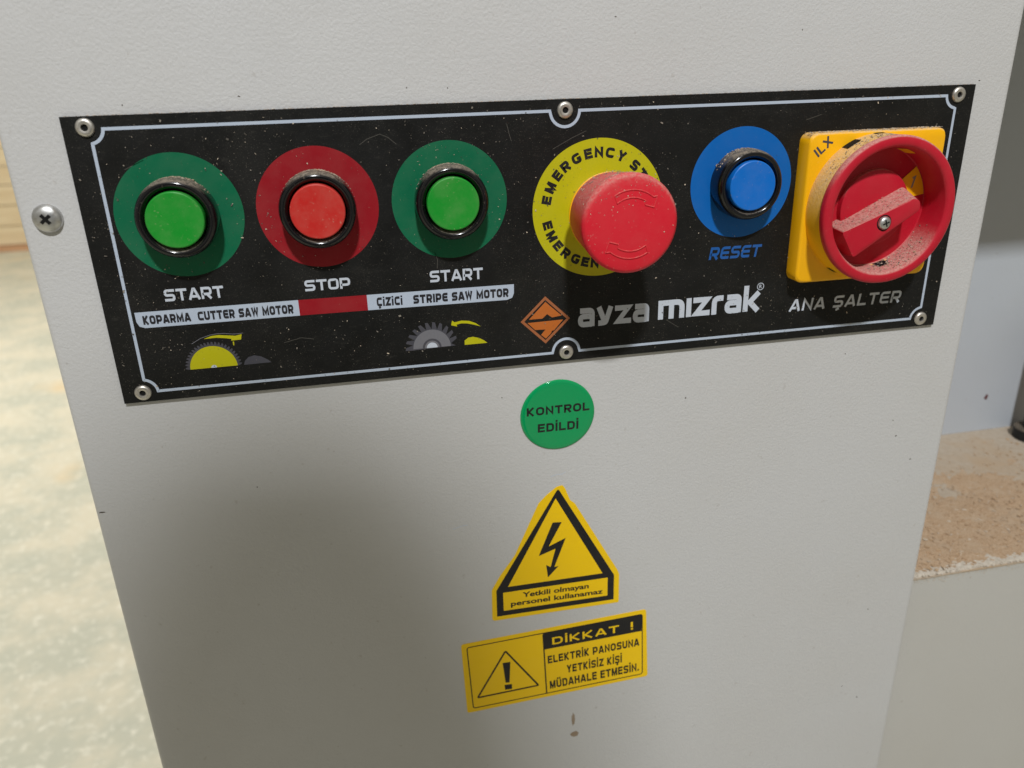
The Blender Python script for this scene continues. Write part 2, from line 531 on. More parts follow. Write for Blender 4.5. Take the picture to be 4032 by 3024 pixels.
def lower_glyphs(t):
    a = t / 2; e = lambda pts, closed=False: (fillet(pts, 0, closed), closed)
    g = {}
    w = 0.98
    g["a"] = (w, [e([(0.12, 1 - a), (w - a, 1 - a, .2), (w - a, 0)]), e([(w - a, .58 - a * .2), (a, .58 - a * .2, .22), (a, a * .86, .22), (w - a, a * .86)])])
    g["y"] = (1.0, [e([(a, 1), (.50, .18)]), e([(1.0 - a, 1), (.56, .16, .1), (.40, a * .9, .1), (.12, a * .9)])])
    g["z"] = (0.98, [e([(0, 1 - a), (.80, 1 - a), (.19, a), (.98, a)])])
    wm = 1.5
    g["m"] = (wm, [e([(a, 0), (a, 1 - a), (wm - a, 1 - a, .3), (wm - a, 0)]), e([(wm / 2, 0), (wm / 2, 1 - a)])])
    g["ı"] = (t, [e([(a, 0), (a, 1)])])
    g["r"] = (0.66, [e([(a, 0), (a, 1 - a, .25), (.66, 1 - a)])])
    g["k"] = (1.0, [e([(a, 0), (a, 1.39)]), e([(1.0 - a * .7, 1), (t + .10, .5), (1.0 - a * .7, 0)])])
    return g


def add_strokes(mb, s, bl, br, h, y, m, table, t, gap=0.16, slant=0.0):
    """text drawn as bands of even width, fitted between two baseline points"""
    x = 0; parts = []
    for ch in s:
        w, strokes = table[ch]
        for pts, closed in strokes: parts.append((x, pts, closed))
        x += w + gap
    total = x - gap
    bl = Vector(bl); d = Vector(br) - bl; L = d.length; d.normalize(); n = Vector((-d.y, d.x))
    tmp = MB(); yy = y
    for ox, pts, closed in parts:
        tmp.ribbon([(ox + px, py) for px, py in pts], t, yy, m, closed)
        yy -= 0.0025
    k = L / total
    for f in tmp.f:
        pts = []
        for i in f:
            vx, vy, vz = tmp.v[i]
            p = bl + d * (vx * k + slant * vz * h) + n * (vz * h)
            pts.append((p.x, p.y, ))
        mb.flat(pts, tmp.v[f[0]][1], m)


# ------------------------------------------------------------------ setting
FLOOR = -1000.0
fb = MB(); fb.poly([(-9000, -5000, FLOOR), (9000, -5000, FLOOR), (9000, 9000, FLOOR), (-9000, 9000, FLOOR)], M["floor"])
fb.build("floor", kind="structure", label="pale dusty workshop floor", origin=(0, 0, FLOOR))

# boarded wall far behind on the left
wl = empty("board_wall", (-3000, 5900, FLOOR), "pale wooden board wall at the far side of the dusty floor", "wall")
pb = MB(); z = FLOOR + 45
for i in range(18):
    h = random.uniform(125, 155)
    pb.box(-7000, 2500, 5900 + random.uniform(0, 14), 5960, z, z + h - 6, M["wood"]); z += h
pb.build("board_cladding", wl)
sk = MB(); sk.box(-7000, 2500, 5870, 5950, FLOOR, FLOOR + 38, M["wood_red"]); sk.build("skirting_board", wl)

# ------------------------------------------------------------------ control cabinet
CABY = 1.5
cab = empty("control_cabinet", (0, 200, FLOOR), "tall light grey textured sheet metal cabinet carrying the black control plate", "cabinet")
cb = MB()
foot = fillet([(-206.8, 0), (204.6, 0), (204.6, 450), (-206.8, 450)], 3.0, True, 6)
for zz0, zz1 in ((FLOOR + 40, 420),):
    cb.loft([[(x, CABY + y, zz0) for x, y in foot], [(x, CABY + y, zz1) for x, y in foot]], M["paint"])
cb.build("cabinet_body", cab, smooth=30)
pl_ = MB(); pl_.box(-190, 188, 30, 430, FLOOR, FLOOR + 40, M["rubber"]); pl_.build("plinth", cab)

# screw on the cabinet face, left of the plate
sx_, sz_ = -196.9, 20.0
sb = MB()
sb.lathe(sx_, sz_, [(5.3, CABY), (5.25, CABY - .6), (4.8, CABY - 1.5), (3.9, CABY - 2.2), (2.6, CABY - 2.65), (1.2, CABY - 2.85)], M["zinc"], 48)
scr = sb.build("pan_head_screw", cab, smooth=40, label="cross head screw left of the control plate")
rb = MB()
for ang in (38, 128):
    c_, s_ = math.cos(math.radians(ang)), math.sin(math.radians(ang))
    rb.prism([(sx_ + c_ * u - s_ * v, sz_ + s_ * u + c_ * v) for u, v in ((-2.1, -.6), (2.1, -.6), (2.1, .6), (-2.1, .6))], CABY - 2.93 - 0.01 * (ang > 90), CABY - 2.3, M["hole"])
rb.build("cross_recess", scr)

# chips, specks and the brown drip on the paint
M["chip"] = plastic("chipped_paint", (0.10, 0.085, 0.07), 0.8, 0, 0)
M["drip"] = plastic("brown_drip", (0.30, 0.225, 0.155), 0.7, 0.5, 0.6, dustcol=(0.47, 0.42, 0.36))
def blob(mb, cx, cz, rx, rz, y, m, n=14, jag=0.3, rot=0.0):
    pts = []
    for i in range(n):
        a = 2 * math.pi * i / n; k = 1 + random.uniform(-jag, jag)
        u, v = rx * k * math.cos(a), rz * k * math.sin(a)
        pts.append((cx + u * math.cos(rot) - v * math.sin(rot), cz + u * math.sin(rot) + v * math.cos(rot)))
    mb.flat(pts, y, m)


for x, z_, rx, rz in ((-203.9, -103.2, 1.5, .45), (172.6, -105.2, .5, .35), (175.9, -114.4, .6, .5), (186.8, -129.3, .7, .5), (176.8, -223.3, .5, .4),
                      (168, -277, .5, .5), (179.4, -287.8, .6, .6), (-163.8, 58, .35, .5), (-123.6, 59.7, .7, .3), (-62.4, 60.8, .3, .4), (-46.8, 60.2, .3, .3),
                      (187.7, 56.2, .6, .3), (58.3, -80, .5, .5), (140, -66, .4, .3), (-30, -70, .3, .4), (100, 78, .3, .4), (20, 84, .5, .25), (-140, -100, .4, .3)):
    ch = MB(); blob(ch, x, z_, rx * .75, rz * .75, CABY - 0.05, M["chip"], 12); ch.build("paint_chip", cab)
sc1 = MB(); sc1.ribbon([(-56, -134.6), (-52, -133.5), (-48.5, -133.2)], .35, CABY - .05, M["ink_white"]); sc1.build("paint_scratch", cab, label="short pale scratch left of the triangular sticker")
sc1 = MB(); sc1.ribbon([(-8, -113.0), (-4.5, -112.2), (-2.5, -112.4), (-0.5, -111.4)], .35, CABY - .05, M["ink_white"]); sc1.build("paint_scratch", cab, label="short pale scratch above the triangular sticker")
dr = MB()
blob(dr, 3.3, -264.4, 1.0, 4.4, CABY - 0.06, M["drip"], 18, 0.22)
blob(dr, 3.9, -275.2, 2.3, 1.7, CABY - 0.07, M["drip"], 18, 0.25)
dr.build("dried_drip", cab, label="brown dried drip below the rectangular warning sticker")

# ------------------------------------------------------------------ control plate
plate = empty("control_plate", (0, CABY, -54.8), "long black printed control plate riveted across the grey cabinet", "control panel")
pb = MB(); pb.prism([(-185, -54.8), (185, -54.8), (185, 54.8), (-185, 54.8)], 0.0, CABY - .05, M["plate"])
pb.build("plate_panel", plate)
Y1, Y2, Y3, Y4, Y5 = -0.05, -0.09, -0.13, -0.17, -0.21

# border line stepping round the rivets
bl_pts = []
x0, x1, z0, z1 = -175.9, 176.5, -50.6, 50.5
R_ = 5.6


def arc(cx, cz, a0, a1, r=R_, n=10):
    return circ(cx, cz, r, n, a0, a1)


rv = [(-177.2, 51.0), (-0.8, 50.7), (177.0, 50.8), (-177.2, -50.7), (-0.6, -50.7), (177.0, -50.9)]
bp_ = []
bp_ += [(x0, z0 + 5.4)] + [(x0, z1 - 5.4)]
bp_ += arc(-177.0, 50.9, -78, -6, 5.6)
bp_ += [(-171.4, z1)] + [(-7.0, z1)]
bp_ += arc(-0.8, 50.4, 180, 360, 6.0, 16)
bp_ += [(171.4, z1)] + arc(177.0, 50.9, 186, 258, 5.6) + [(x1, z1 - 5.4), (x1, z0 + 5.4)]
bp_ += arc(177.0, -50.9, 102, 174, 5.6) + [(171.4, z0)]
bp_ += [(5.6, z0)] + arc(-0.6, -50.5, 0, 180, 6.0, 16)[1:-1] + [(-6.8, z0)]
bp_ += [(-171.4, z0)] + arc(-177.0, -50.9, 6, 78, 5.6)
# drop duplicates
bq = []
for p in bp_:
    if not bq or (Vector(p) - Vector(bq[-1])).length > 0.25: bq.append(p)
b_ = MB(); b_.ribbon(bq, 1.15, Y1, M["ink_blue_white"], True)
b_.build("border_line", plate)

DISC = [(-150.9, 18.3, 23.1, "ink_green", "dark green printed disc round the left start button"),
        (-100.0, 18.3, 23.15, "ink_red", "dark red printed disc round the stop button"),
        (-48.5, 18.2, 23.15, "ink_green", "dark green printed disc round the right start button"),
        (13.7, 11.2, 28.4, "ink_yellow", "yellow green printed disc round the emergency stop"),
        (77.4, 18.35, 23.2, "ink_blue", "blue printed disc round the reset button")]
for x, z_, r, mk, lb in DISC:
    d_ = MB(); d_.flat(circ(x, z_, r, 120), Y1, M[mk]); d_.build("printed_disc", plate, label=lb)


def lettering(fn, parent, label):
    mb = MB(); fn(mb); return mb.build("lettering", parent, label=label)


G = glyphs(0.215, 0.95)
GC = glyphs(0.28, 0.84)
lettering(lambda mb: add_strokes(mb, "START", (-162.1, -14.1), (-140.0, -14.2), 4.75, Y1, M["ink_white"], G, 0.215, 0.11), plate, "START lettering under the left green button")
lettering(lambda mb: add_strokes(mb, "STOP", (-109.0, -14.3), (-91.0, -14.4), 4.45, Y1, M["ink_white"], G, 0.215, 0.11), plate, "STOP lettering under the red button")
lettering(lambda mb: add_strokes(mb, "START", (-58.7, -14.6), (-36.5, -14.75), 4.8, Y1, M["ink_white"], G, 0.215, 0.11), plate, "START lettering under the right green button")
# bars
for pts, mk, lb in (([(-174.15, -17.6), (-112.25, -17.62), (-112.25, -24.1), (-171.2, -24.05), (-173.2, -23.3), (-174.05, -21.5)], "ink_blue_white", "pale bar reading KOPARMA CUTTER SAW MOTOR"),
                    ([(-112.25, -17.62), (-84.95, -17.75), (-84.95, -24.25), (-112.25, -24.1)], "ink_red", "red bar between the two pale bars"),
                    ([(-84.95, -17.75), (-23.4, -18.1), (-23.5, -22.0), (-24.3, -23.9), (-26.6, -24.7), (-84.95, -24.25)], "ink_blue_white", "pale bar reading ÇİZİCİ STRIPE SAW MOTOR")):
    q = MB(); q.flat(pts, Y1, M[mk]); q.build("label_bar", plate, label=lb)
lettering(lambda mb: add_strokes(mb, "KOPARMA", (-171.6, -22.7), (-153.9, -22.75), 3.55, Y2, M["ink_dark"], GC, 0.28, 0.11), plate, "KOPARMA lettering on the pale bar")
lettering(lambda mb: add_strokes(mb, "CUTTER SAW MOTOR", (-151.2, -22.8), (-114.5, -22.9), 3.65, Y2, M["ink_dark"], GC, 0.28, 0.11), plate, "CUTTER SAW MOTOR lettering on the pale bar")
lettering(lambda mb: add_strokes(mb, "ÇİZİCİ", (-81.2, -22.9), (-70.7, -23.1), 3.7, Y2, M["ink_dark"], GC, 0.28, 0.16), plate, "ÇİZİCİ lettering on the pale bar")
lettering(lambda mb: add_strokes(mb, "STRIPE SAW MOTOR", (-66.2, -23.1), (-25.8, -23.3), 3.7, Y2, M["ink_dark"], GC, 0.28, 0.11), plate, "STRIPE SAW MOTOR lettering on the pale bar")
lettering(lambda mb: add_strokes(mb, "RESET", (64.6, -14.15), (88.9, -14.3), 5.5, Y1, M["ink_blue_text"], G, 0.215, 0.14, 0.16), plate, "blue RESET lettering under the blue button")
lettering(lambda mb: add_strokes(mb, "ANA ŞALTER", (106.3, -41.45), (164.0, -41.6), 5.7, Y1, M["ink_white"], glyphs(0.195, 0.90), 0.195, 0.18, 0.12), plate, "ANA ŞALTER lettering under the main switch")
LG = lower_glyphs(0.29)
lettering(lambda mb: add_strokes(mb, "ayza", (4.8, -39.8), (37.7, -39.9), 8.5, Y1, M["ink_white"], LG, 0.29, 0.10), plate, "first word of the bold lowercase maker lettering, in the button's shadow")
lettering(lambda mb: add_strokes(mb, "mızrak", (42.0, -39.65), (91.3, -39.5), 8.75, Y1, M["ink_white"], LG, 0.29, 0.10), plate, "second word of the bold white lowercase maker lettering")


def reg_mark(mb):
    mb.ribbon(circ(90.9, -28.2, 1.55, 32), 0.3, Y1, M["ink_white"], True)
    add_font(mb, "R", (90.25, -29.05), (91.6, -29.05), 1.7, Y1, M["ink_white"], 0.01)


lettering(reg_mark, plate, "small circled R mark after the maker lettering")

# emergency stop ring lettering
def ring_text(mb, s, cx, cz, angs, r_base, h, outward, y, m):
    tab = sans(0.29, 0.90)
    for i, chx in enumerate(s):
        if chx == " ": continue
        w, strokes = tab[chx]
        tmp = MB(); yy = y
        for pts, closed in strokes:
            tmp.ribbon(pts, 0.29, yy, m, closed); yy -= 0.0025
        ang = math.radians(angs[i])
        if outward:
            ex_ = Vector((math.sin(ang), -math.cos(ang))); ez_ = Vector((math.cos(ang), math.sin(ang)))
        else:
            ex_ = Vector((-math.sin(ang), math.cos(ang))); ez_ = Vector((-math.cos(ang), -math.sin(ang)))
        o = Vector((cx, cz)) + Vector((math.cos(ang), math.sin(ang))) * r_base
        for f in tmp.f:
            mb.flat([tuple(o + ex_ * ((tmp.v[k][0] - w / 2) * h) + ez_ * (tmp.v[k][2] * h)) for k in f], tmp.v[f[0]][1], m)


lettering(lambda mb: ring_text(mb, "EMERGENCY STOP", 13.7, 11.2, (168, 154.9, 141, 128.8, 115.3, 102, 90.6, 78.6, 65.4, 0, 47.6, 35.6, 23, 10), 20.8, 4.1, True, Y2, M["ink_black"]), plate, "EMERGENCY STOP lettering curving over the yellow disc")
lettering(lambda mb: ring_text(mb, "EMERGENCY STOP", 13.7, 11.2, (194.2, 206.6, 219, 231, 243.8, 255.4, 266.2, 278, 290.5, 0, 305, 316.5, 329, 342), 24.8, 4.1, False, Y2, M["ink_black"]), plate, "EMERGENCY STOP lettering curving along the bottom of the yellow disc")


# saw blade pictograms
def half_disc(cx, cz, r, n=40, a0=0, a1=180):
    return circ(cx, cz, r, n, a0, a1)


def toothed(cx, cz, r0, r1, teeth, a0, a1, lead):
    out = []
    for i in range(teeth):
        a = a0 + (a1 - a0) * i / teeth; da = (a1 - a0) / teeth
        out += [(a, r0), (a + da * lead, r1), (a + da * (lead + .38), r1 * 0.985), (a + da * .97, r0 * 1.01)]
    out.append((a1, r0))
    return [(cx + r * math.cos(math.radians(a)), cz + r * math.sin(math.radians(a))) for a, r in out]


def saw_left(mb):
    mb.flat(toothed(-148.5, -42.85, 9.6, 11.0, 24, 180, 0, .25), Y1, M["ink_dgrey"])
    mb.flat(half_disc(-148.5, -42.85, 9.15), Y2, M["ink_yellow"])
    mb.flat(half_disc(-148.5, -42.85, 1.1), Y3, M["ink_white"])
    mb.flat([(-136.9, -42.9), (-136.3, -41.2), (-134.6, -39.7), (-132.4, -39.2), (-129.8, -39.9), (-127.5, -41.4), (-126.0, -42.8)], Y1, M["ink_dgrey"])
    mb.flat([(-150.6, -30.5), (-147.5, -29.5), (-144.6, -29.35), (-141.2, -29.85), (-138.4, -30.25), (-135.9, -29.8), (-136.4, -32.0), (-140.2, -32.15), (-140.1, -31.4), (-142.4, -30.9), (-145.7, -30.4)], Y2, M["ink_yellow"])
    mb.ribbon([(-155.4, -32.1), (-151.7, -30.1), (-147.9, -29.05), (-145, -28.75), (-142.5, -28.85), (-139.2, -29.45), (-136.4, -29.5), (-135.4, -29.3)], 0.22, Y3, M["ink_grey"])
    mb.flat([(-139.75, -32.6), (-139.25, -32.6), (-139.35, -34.2), (-139.75, -34.2)], Y2, M["ink_yellow"])


def saw_right(mb):
    mb.flat(toothed(-59.7, -42.9, 8.2, 11.3, 11, 184, 8, .10) + [(-49.5, -42.9)], Y1, M["ink_dgrey"])
    mb.flat(half_disc(-59.7, -42.9, 8.0), Y2, M["ink_grey"])
    mb.flat(half_disc(-59.7, -42.9, 4.0), Y3, M["ink_dgrey"])
    mb.flat(half_disc(-59.7, -42.9, 3.1), Y4, M["ink_grey"])
    mb.flat(half_disc(-59.7, -42.9, 2.3), Y5, M["ink_white"])
    mb.flat([(-51.05, -33.78), (-50.56, -31.76), (-49.53, -32.6), (-46.53, -32.1), (-43.3, -32.5), (-40.63, -33.7), (-38.4, -35.38), (-41.2, -34.4), (-44.16, -33.56), (-46.59, -33.3), (-48.78, -33.7), (-48.45, -34.58)], Y1, M["ink_yellow"])
    mb.flat([(-45.7, -43.05), (-45.65, -41.1), (-44, -39.95), (-42, -39.75), (-39.4, -40.5), (-37.2, -41.8), (-35.8, -43.05)], Y1, M["ink_yellow"])


q = MB(); saw_left(q); q.build("saw_pictogram", plate, label="yellow half saw blade under a yellow arrow")
q = MB(); saw_right(q); q.build("saw_pictogram", plate, label="grey half saw blade with big teeth beside a small yellow lens")

lg = MB()
lg.ribbon([(-9.85, -25.3), (0.4, -35.2), (-9.9, -45.1), (-20.1, -35.1)], 1.15, Y1, M["ink_copper"], True)
lg.flat([(-9.8, -27.0), (-2.6, -33.7), (-6.9, -34.2), (-9.1, -32.5), (-11.2, -34.35), (-17.2, -34.35)], Y1, M["ink_orange"])
lg.flat([(-17.9, -35.8), (-1.9, -35.55), (-6.05, -40.1), (-6.9, -40.2), (-7.5, -41.4), (-9.75, -43.6), (-11.9, -41.7), (-9.9, -39.4), (-14.5, -39.25)], Y1, M["ink_orange"])
lg.build("diamond_logo", plate, label="orange diamond emblem left of the maker lettering")

# fine scuffs in the black finish
M["scuff"] = plastic("scuffed_black", (0.075, 0.07, 0.06), 0.7, 0, 0)
for pts in ([(-24.5, 46.5), (-23.6, 42.5), (-22.8, 39.8)], [(-82, 41), (-79, 43), (-74, 44.6), (-71, 43.2), (-68, 40.6)], [(-56, -2), (-55, -5.5), (-55.4, -9)],
            [(-6, 36), (2, 40), (8, 42.5)], [(105, 43), (112, 45)], [(-120, -35), (-113, -33.5), (-108, -34.5)], [(46, -40), (52, -44)], [(-167, 36), (-160, 39)]):
    q = MB(); q.ribbon(pts, .22, Y1, M["scuff"]); q.build("scuff_mark", plate)

# rivets
rvm = None
for i, (x, z_) in enumerate(rv):
    if rvm is None:
        r_ = MB()
        r_.lathe(0, 0, [(3.25, 0), (3.25, -.25), (3.0, -.8), (2.5, -1.15), (1.9, -1.2), (1.25, -1.05), (1.15, -.2), (1.0, 0.4)], M["rivet"], 40)
        r_.lathe(0, 0, [(1.14, -.35), (0.5, -.34)], M["hole"], 24)
        rvm = r_.build("rivet", plate, smooth=40, origin=(0, 0, 0))
        ro = rvm
    else:
        ro = rvm.copy(); COL.objects.link(ro)
    ro.parent = plate
    ro.matrix_parent_inverse = Matrix.Identity(4)
    ro.location = Vector((x, 0, z_)) * MM - plate.location
    ro.rotation_euler = (0, random.uniform(0, 6), 0)


# ------------------------------------------------------------------ push buttons
def push_button(x, z_, cap_mat, label):
    t = empty("push_button", (x, 0, z_), label, "push button", "round push buttons on the control plate")
    g = MB()
    g.lathe(x, z_, [(14.3, 0.0), (14.5, -2.5)] + [(12.65 + 1.9 * math.cos(a * math.pi / 16), -6.2 - 3.6 * math.sin(a * math.pi / 16)) for a in range(0, 17)] + [(10.7, -3.0)], M["bezel"], 96, False, False)
    g.build("bezel_ring", t, smooth=50)
    c = MB()
    c.lathe(x, z_, [(10.25, -3.0), (10.25, -9.9), (10.15, -10.35), (9.8, -10.6), (6, -10.52), (2, -10.45)], cap_mat, 96)
    c.build("button_cap", t, smooth=35)
    return t


push_button(-150.9, 18.3, M["cap_green"], "green push button in black ring above the saw with yellow blade, leftmost on the plate")
push_button(-100.0, 18.3, M["cap_red"], "flat red push button in black ring above the word STOP")
push_button(-48.5, 18.2, M["cap_green"], "green push button in black ring between red button and emergency stop")
push_button(77.4, 18.35, M["cap_blue"], "blue push button in dusty black ring above the blue word RESET")

# ------------------------------------------------------------------ emergency stop
ex, ez = 13.7, 11.2
es = empty("emergency_stop_button", (ex, 0, ez), "large dusty red mushroom emergency stop on a yellow disc", "emergency stop")
g = MB(); g.lathe(ex, ez, [(12.5, 0), (12.5, -9), (15.6, -11.0), (16.3, -12.0), (16.4, -12.8), (15.5, -13.2)], M["switch_yellow"], 96, False, False)
g.build("yellow_stem", es, smooth=40)
g = MB()
g.lathe(ex, ez, [(14, -12.9), (16.0, -13.1), (16.3, -14), (17.3, -24), (18.4, -34), (18.65, -37.4), (18.5, -38.4), (17.8, -39.0)] +
        [(17.8 * math.cos(t_ / 12 * math.pi / 2), -39.0 - 1.3 * math.sin(t_ / 12 * math.pi / 2)) for t_ in range(1, 12)], M["stop_red"], 128)
mh = g.build("mushroom_head", es, smooth=50)


def head_y(r): return -39.0 - 1.3 * math.sqrt(max(0.0, 1 - (r / 17.8) ** 2))


def groove(mb, pts, w, m):
    """raised moulded edge following the slightly domed face"""
    for i in range(len(pts) - 1):
        a = Vector(pts[i]); b2 = Vector(pts[i + 1]); d = (b2 - a).normalized(); n = Vector((-d.y, d.x)) * w / 2
        quad = [a + n, b2 + n, b2 - n, a - n]
        top = [(p.x + ex, head_y(p.length) - 0.28, p.y + ez) for p in (a + n * .4, b2 + n * .4, b2 - n * .4, a - n * .4)]
        bot = [(p.x + ex, head_y(p.length) + 0.15, p.y + ez) for p in quad]
        mb.loft([bot, top], m, True, True)


g = MB()
for s_ in (1, -1):
    o_ = circ(0, 0, 12.7, 18, 50, 122); i_ = circ(0, 0, 9.9, 18, 58, 126)
    head = [o_[0], (9.9, 9.9), (8.6, 5.9), (5.0, 7.0), i_[0]]
    for path in (o_, i_, head, [o_[-1], i_[-1]]):
        groove(g, [(px * s_, pz * s_) for px, pz in path], 0.55, M["stop_red"])
g.build("turn_arrows", mh, label="moulded curved arrows on the red face")

# ------------------------------------------------------------------ main switch
mx, mz = 135.5, 6.0
ms = empty("main_switch", (mx, 0, mz), "yellow square main switch with round red lockable dial at plate's right end", "rotary switch")
g = MB()
sq = fillet([(-32.5, -32), (32.5, -32), (32.5, 32), (-32.5, 32)], 4.5, True, 6)
g.loft([[(mx + x * 1.0, -.02, mz + z_ * 1.0) for x, z_ in sq], [(mx + x * 1.0, -7.2, mz + z_ * 1.0) for x, z_ in sq], [(mx + x * .985, -7.9, mz + z_ * .985) for x, z_ in sq], [(mx + x * .97, -8.1, mz + z_ * .97) for x, z_ in sq]], M["switch_yellow"], False, True)
bs = g.build("base_plate", ms, smooth=40)
g = MB(); add_strokes(g, "ILX", (107.5, 28.2), (113.9, 34.1), 3.9, -8.16, M["ink_silver"] if False else M["ink_dgrey"], {"I": (.2, [([(.1, 0), (.1, 1)], False)]), "L": (.62, [([(.1, 1), (.1, .1), (.62, .1)], False)]), "X": (.85, [([(.08, 0), (.77, 1)], False), ([(.08, 1), (.77, 0)], False)])}, 0.2, 0.16)
g.build("lettering", bs, label="ILX lettering across the yellow corner")
g = MB()
g.lathe(mx, mz, [(31.1, -8.0), (30.8, -12), (30.2, -18.4)], M["cup_yellow"], 120, False, False)
cup = g.build("locking_cup", ms, smooth=40)


def slot(mb, ang, half, r, y0, y1, m, lift=0.05):
    n = 5; pts0 = []
    for i in range(n + 1):
        a = math.radians(ang - half + 2 * half * i / n)
        pts0.append((mx + (r + lift) * math.cos(a), mz + (r + lift) * math.sin(a)))
    for i in range(n):
        a, b2 = pts0[i], pts0[i + 1]
        mb.poly([(a[0], y0, a[1]), (b2[0], y0, b2[1]), (b2[0], y1, b2[1]), (a[0], y1, a[1])], m)


for ang, half, yb in ((118, 6.0, -12.6), (92, 4.5, -10.2), (240, 4.5, -10.2)):
    g = MB(); slot(g, ang, half, 31.2, -8.2, yb, M["hole"]); g.build("padlock_slot", cup)
g = MB()
g.lathe(mx, mz, [(29.9, -17.6), (30.8, -18.2), (31.0, -18.9), (31.05, -20.6), (30.8, -21.5), (30.1, -22.05), (27.8, -22.1), (26.8, -21.7), (26.3, -20.9), (25.8, -8.8), (25.4, -8.45), (17.0, -8.4), (16.6, -8.6), (16.3, -11.0), (15.8, -11.3), (8, -11.3)], M["switch_red"], 128)
dl = g.build("red_dial", ms, smooth=40)
# handle, wider at its root
front = [(113.9, -1.4), (145.8, 11.0), (148.9, 9.8), (149.4, 5.9), (120.6, -12.6)]
back = [(115.0, -0.6), (148.3, 15.4), (152.4, 12.0), (153.0, 8.0), (120.3, -13.6)]
g = MB()
f2 = fillet(front, 1.4, True, 4); b2_ = fillet(back, 1.4, True, 4)
mid = lambda t_: [(a[0] * (1 - t_) + b[0] * t_, a[1] * (1 - t_) + b[1] * t_) for a, b in zip(b2_, f2)]
cxh = sum(p[0] for p in f2) / len(f2); czh = sum(p[1] for p in f2) / len(f2)
g.loft([[(x, -8.5, z_) for x, z_ in b2_], [(x, -21.2, z_) for x, z_ in mid(.96)], [(x, -21.9, z_) for x, z_ in f2],
        [(cxh + (x - cxh) * .94, -22.2, czh + (z_ - czh) * .9) for x, z_ in f2]], M["switch_red"], False, True)
hd = g.build("handle", dl, smooth=35)
g = MB()
hx, hz = 132.9, 1.5
g.lathe(hx, hz, [(3.4, -22.24), (3.3, -22.27), (2.9, -22.26)], M["hole"], 32, False, False)
g.lathe(hx, hz, [(2.75, -21.9), (2.7, -22.9), (2.2, -23.5), (1.2, -23.8)], M["zinc"], 32)
for ang in (20, 110):
    c_, s_ = math.cos(math.radians(ang)), math.sin(math.radians(ang))
    g.prism([(hx + c_ * u - s_ * v, hz + s_ * u + c_ * v) for u, v in ((-1.5, -.3), (1.5, -.3), (1.5, .3), (-1.5, .3))], -23.84 - 0.01 * (ang > 90), -23.3, M["hole"])
g.build("centre_screw", dl, smooth=40)
# yellow window with the figure 1
g = MB()
wd = circ(mx, mz, 25.4, 8, 10, 40) + circ(mx, mz, 17.2, 8, 40, 10)
g.flat(wd, -8.75, M["switch_yellow"])
wn = g.build("position_window", dl, label="yellow window showing the figure 1")
g = MB()
a_ = math.radians(27); u_ = Vector((math.cos(a_), math.sin(a_))); c0 = Vector((mx, mz)) + u_ * 21.3
tdir = Vector((0.22, 0.97)); sd = Vector((0.97, -0.22))
p_ = lambda a, b: tuple(c0 + tdir * a + sd * b)
g.ribbon([p_(1.6, -1.0), p_(2.4, 0.1), p_(-2.4, 0.1)], 0.8, -8.8, M["ink_silver"])
g.build("lettering", wn, label="figure 1")
g = MB()


def dish_slot(mb, ang, half, t0, t1, m, lift=0.12):
    for i in range(4):
        q4 = []
        for aa, tt in ((ang - half + i * half / 2, t0), (ang - half + (i + 1) * half / 2, t0), (ang - half + (i + 1) * half / 2, t1), (ang - half + i * half / 2, t1)):
            r = 26.3 * (1 - tt) + 25.8 * tt - lift; y = -20.9 * (1 - tt) - 8.8 * tt
            q4.append((mx + r * math.cos(math.radians(aa)), y, mz + r * math.sin(math.radians(aa))))
        mb.poly(q4, m)


dish_slot(g, 66, 5.5, .45, 0.98, M["switch_yellow"]); g.build("padlock_hole", dl)
g = MB(); dish_slot(g, 285, 6, .55, 0.98, M["hole"]); dish_slot(g, 285, 9, .85, 0.99, M["switch_yellow"], 0.08); g.build("padlock_hole", dl)

# ------------------------------------------------------------------ stickers
SY = CABY - 0.16
st = empty("inspection_sticker", (-4.4, CABY, -98.5), "glossy round green sticker reading KONTROL EDİLDİ below the plate", "sticker")
g = MB()
el = [(-4.35 + 17.55 * math.cos(a), -81.4 + 17.35 * math.sin(a)) for a in [2 * math.pi * i / 96 for i in range(96)]]
sc_ = lambda k: [(-4.35 + (x + 4.35) * k, -81.4 + (z_ + 81.4) * k) for x, z_ in el]
g.loft([[(x, CABY - .02, z_) for x, z_ in sc_(1)], [(x, CABY - .3, z_) for x, z_ in sc_(.998)], [(x, CABY - .62, z_) for x, z_ in sc_(.975)], [(x, CABY - .78, z_) for x, z_ in sc_(.93)], [(x, CABY - .84, z_) for x, z_ in sc_(.85)], [(x, CABY - .88, z_) for x, z_ in sc_(.55)]], M["sticker_green"], False, True)
g.build("domed_disc", st, smooth=60)


def dome_y(x, z_):
    k = math.hypot((x + 4.35) / 17.55, (z_ + 81.4) / 17.35)
    for k0, k1, y0, y1 in ((0, .55, .88, .88), (.55, .85, .88, .84), (.85, .93, .84, .78), (.93, .975, .78, .62), (.975, 1.1, .62, .2)):
        if k <= k1: return CABY - (y0 + (y1 - y0) * (k - k0) / (k1 - k0)) - .04
    return CABY - .4


g = MB(); SA = sans(0.225, 0.84)
add_strokes(g, "KONTROL", (-19.0, -80.25), (10.6, -80.4), 4.05, 0, M["ink_black"], SA, 0.225)
add_strokes(g, "EDİLDİ", (-14.0, -88.9), (5.3, -89.15), 4.2, 0, M["ink_black"], SA, 0.225)
g.v = [(x, dome_y(x, z_) + y, z_) for x, y, z_ in g.v]
g.build("lettering", st)

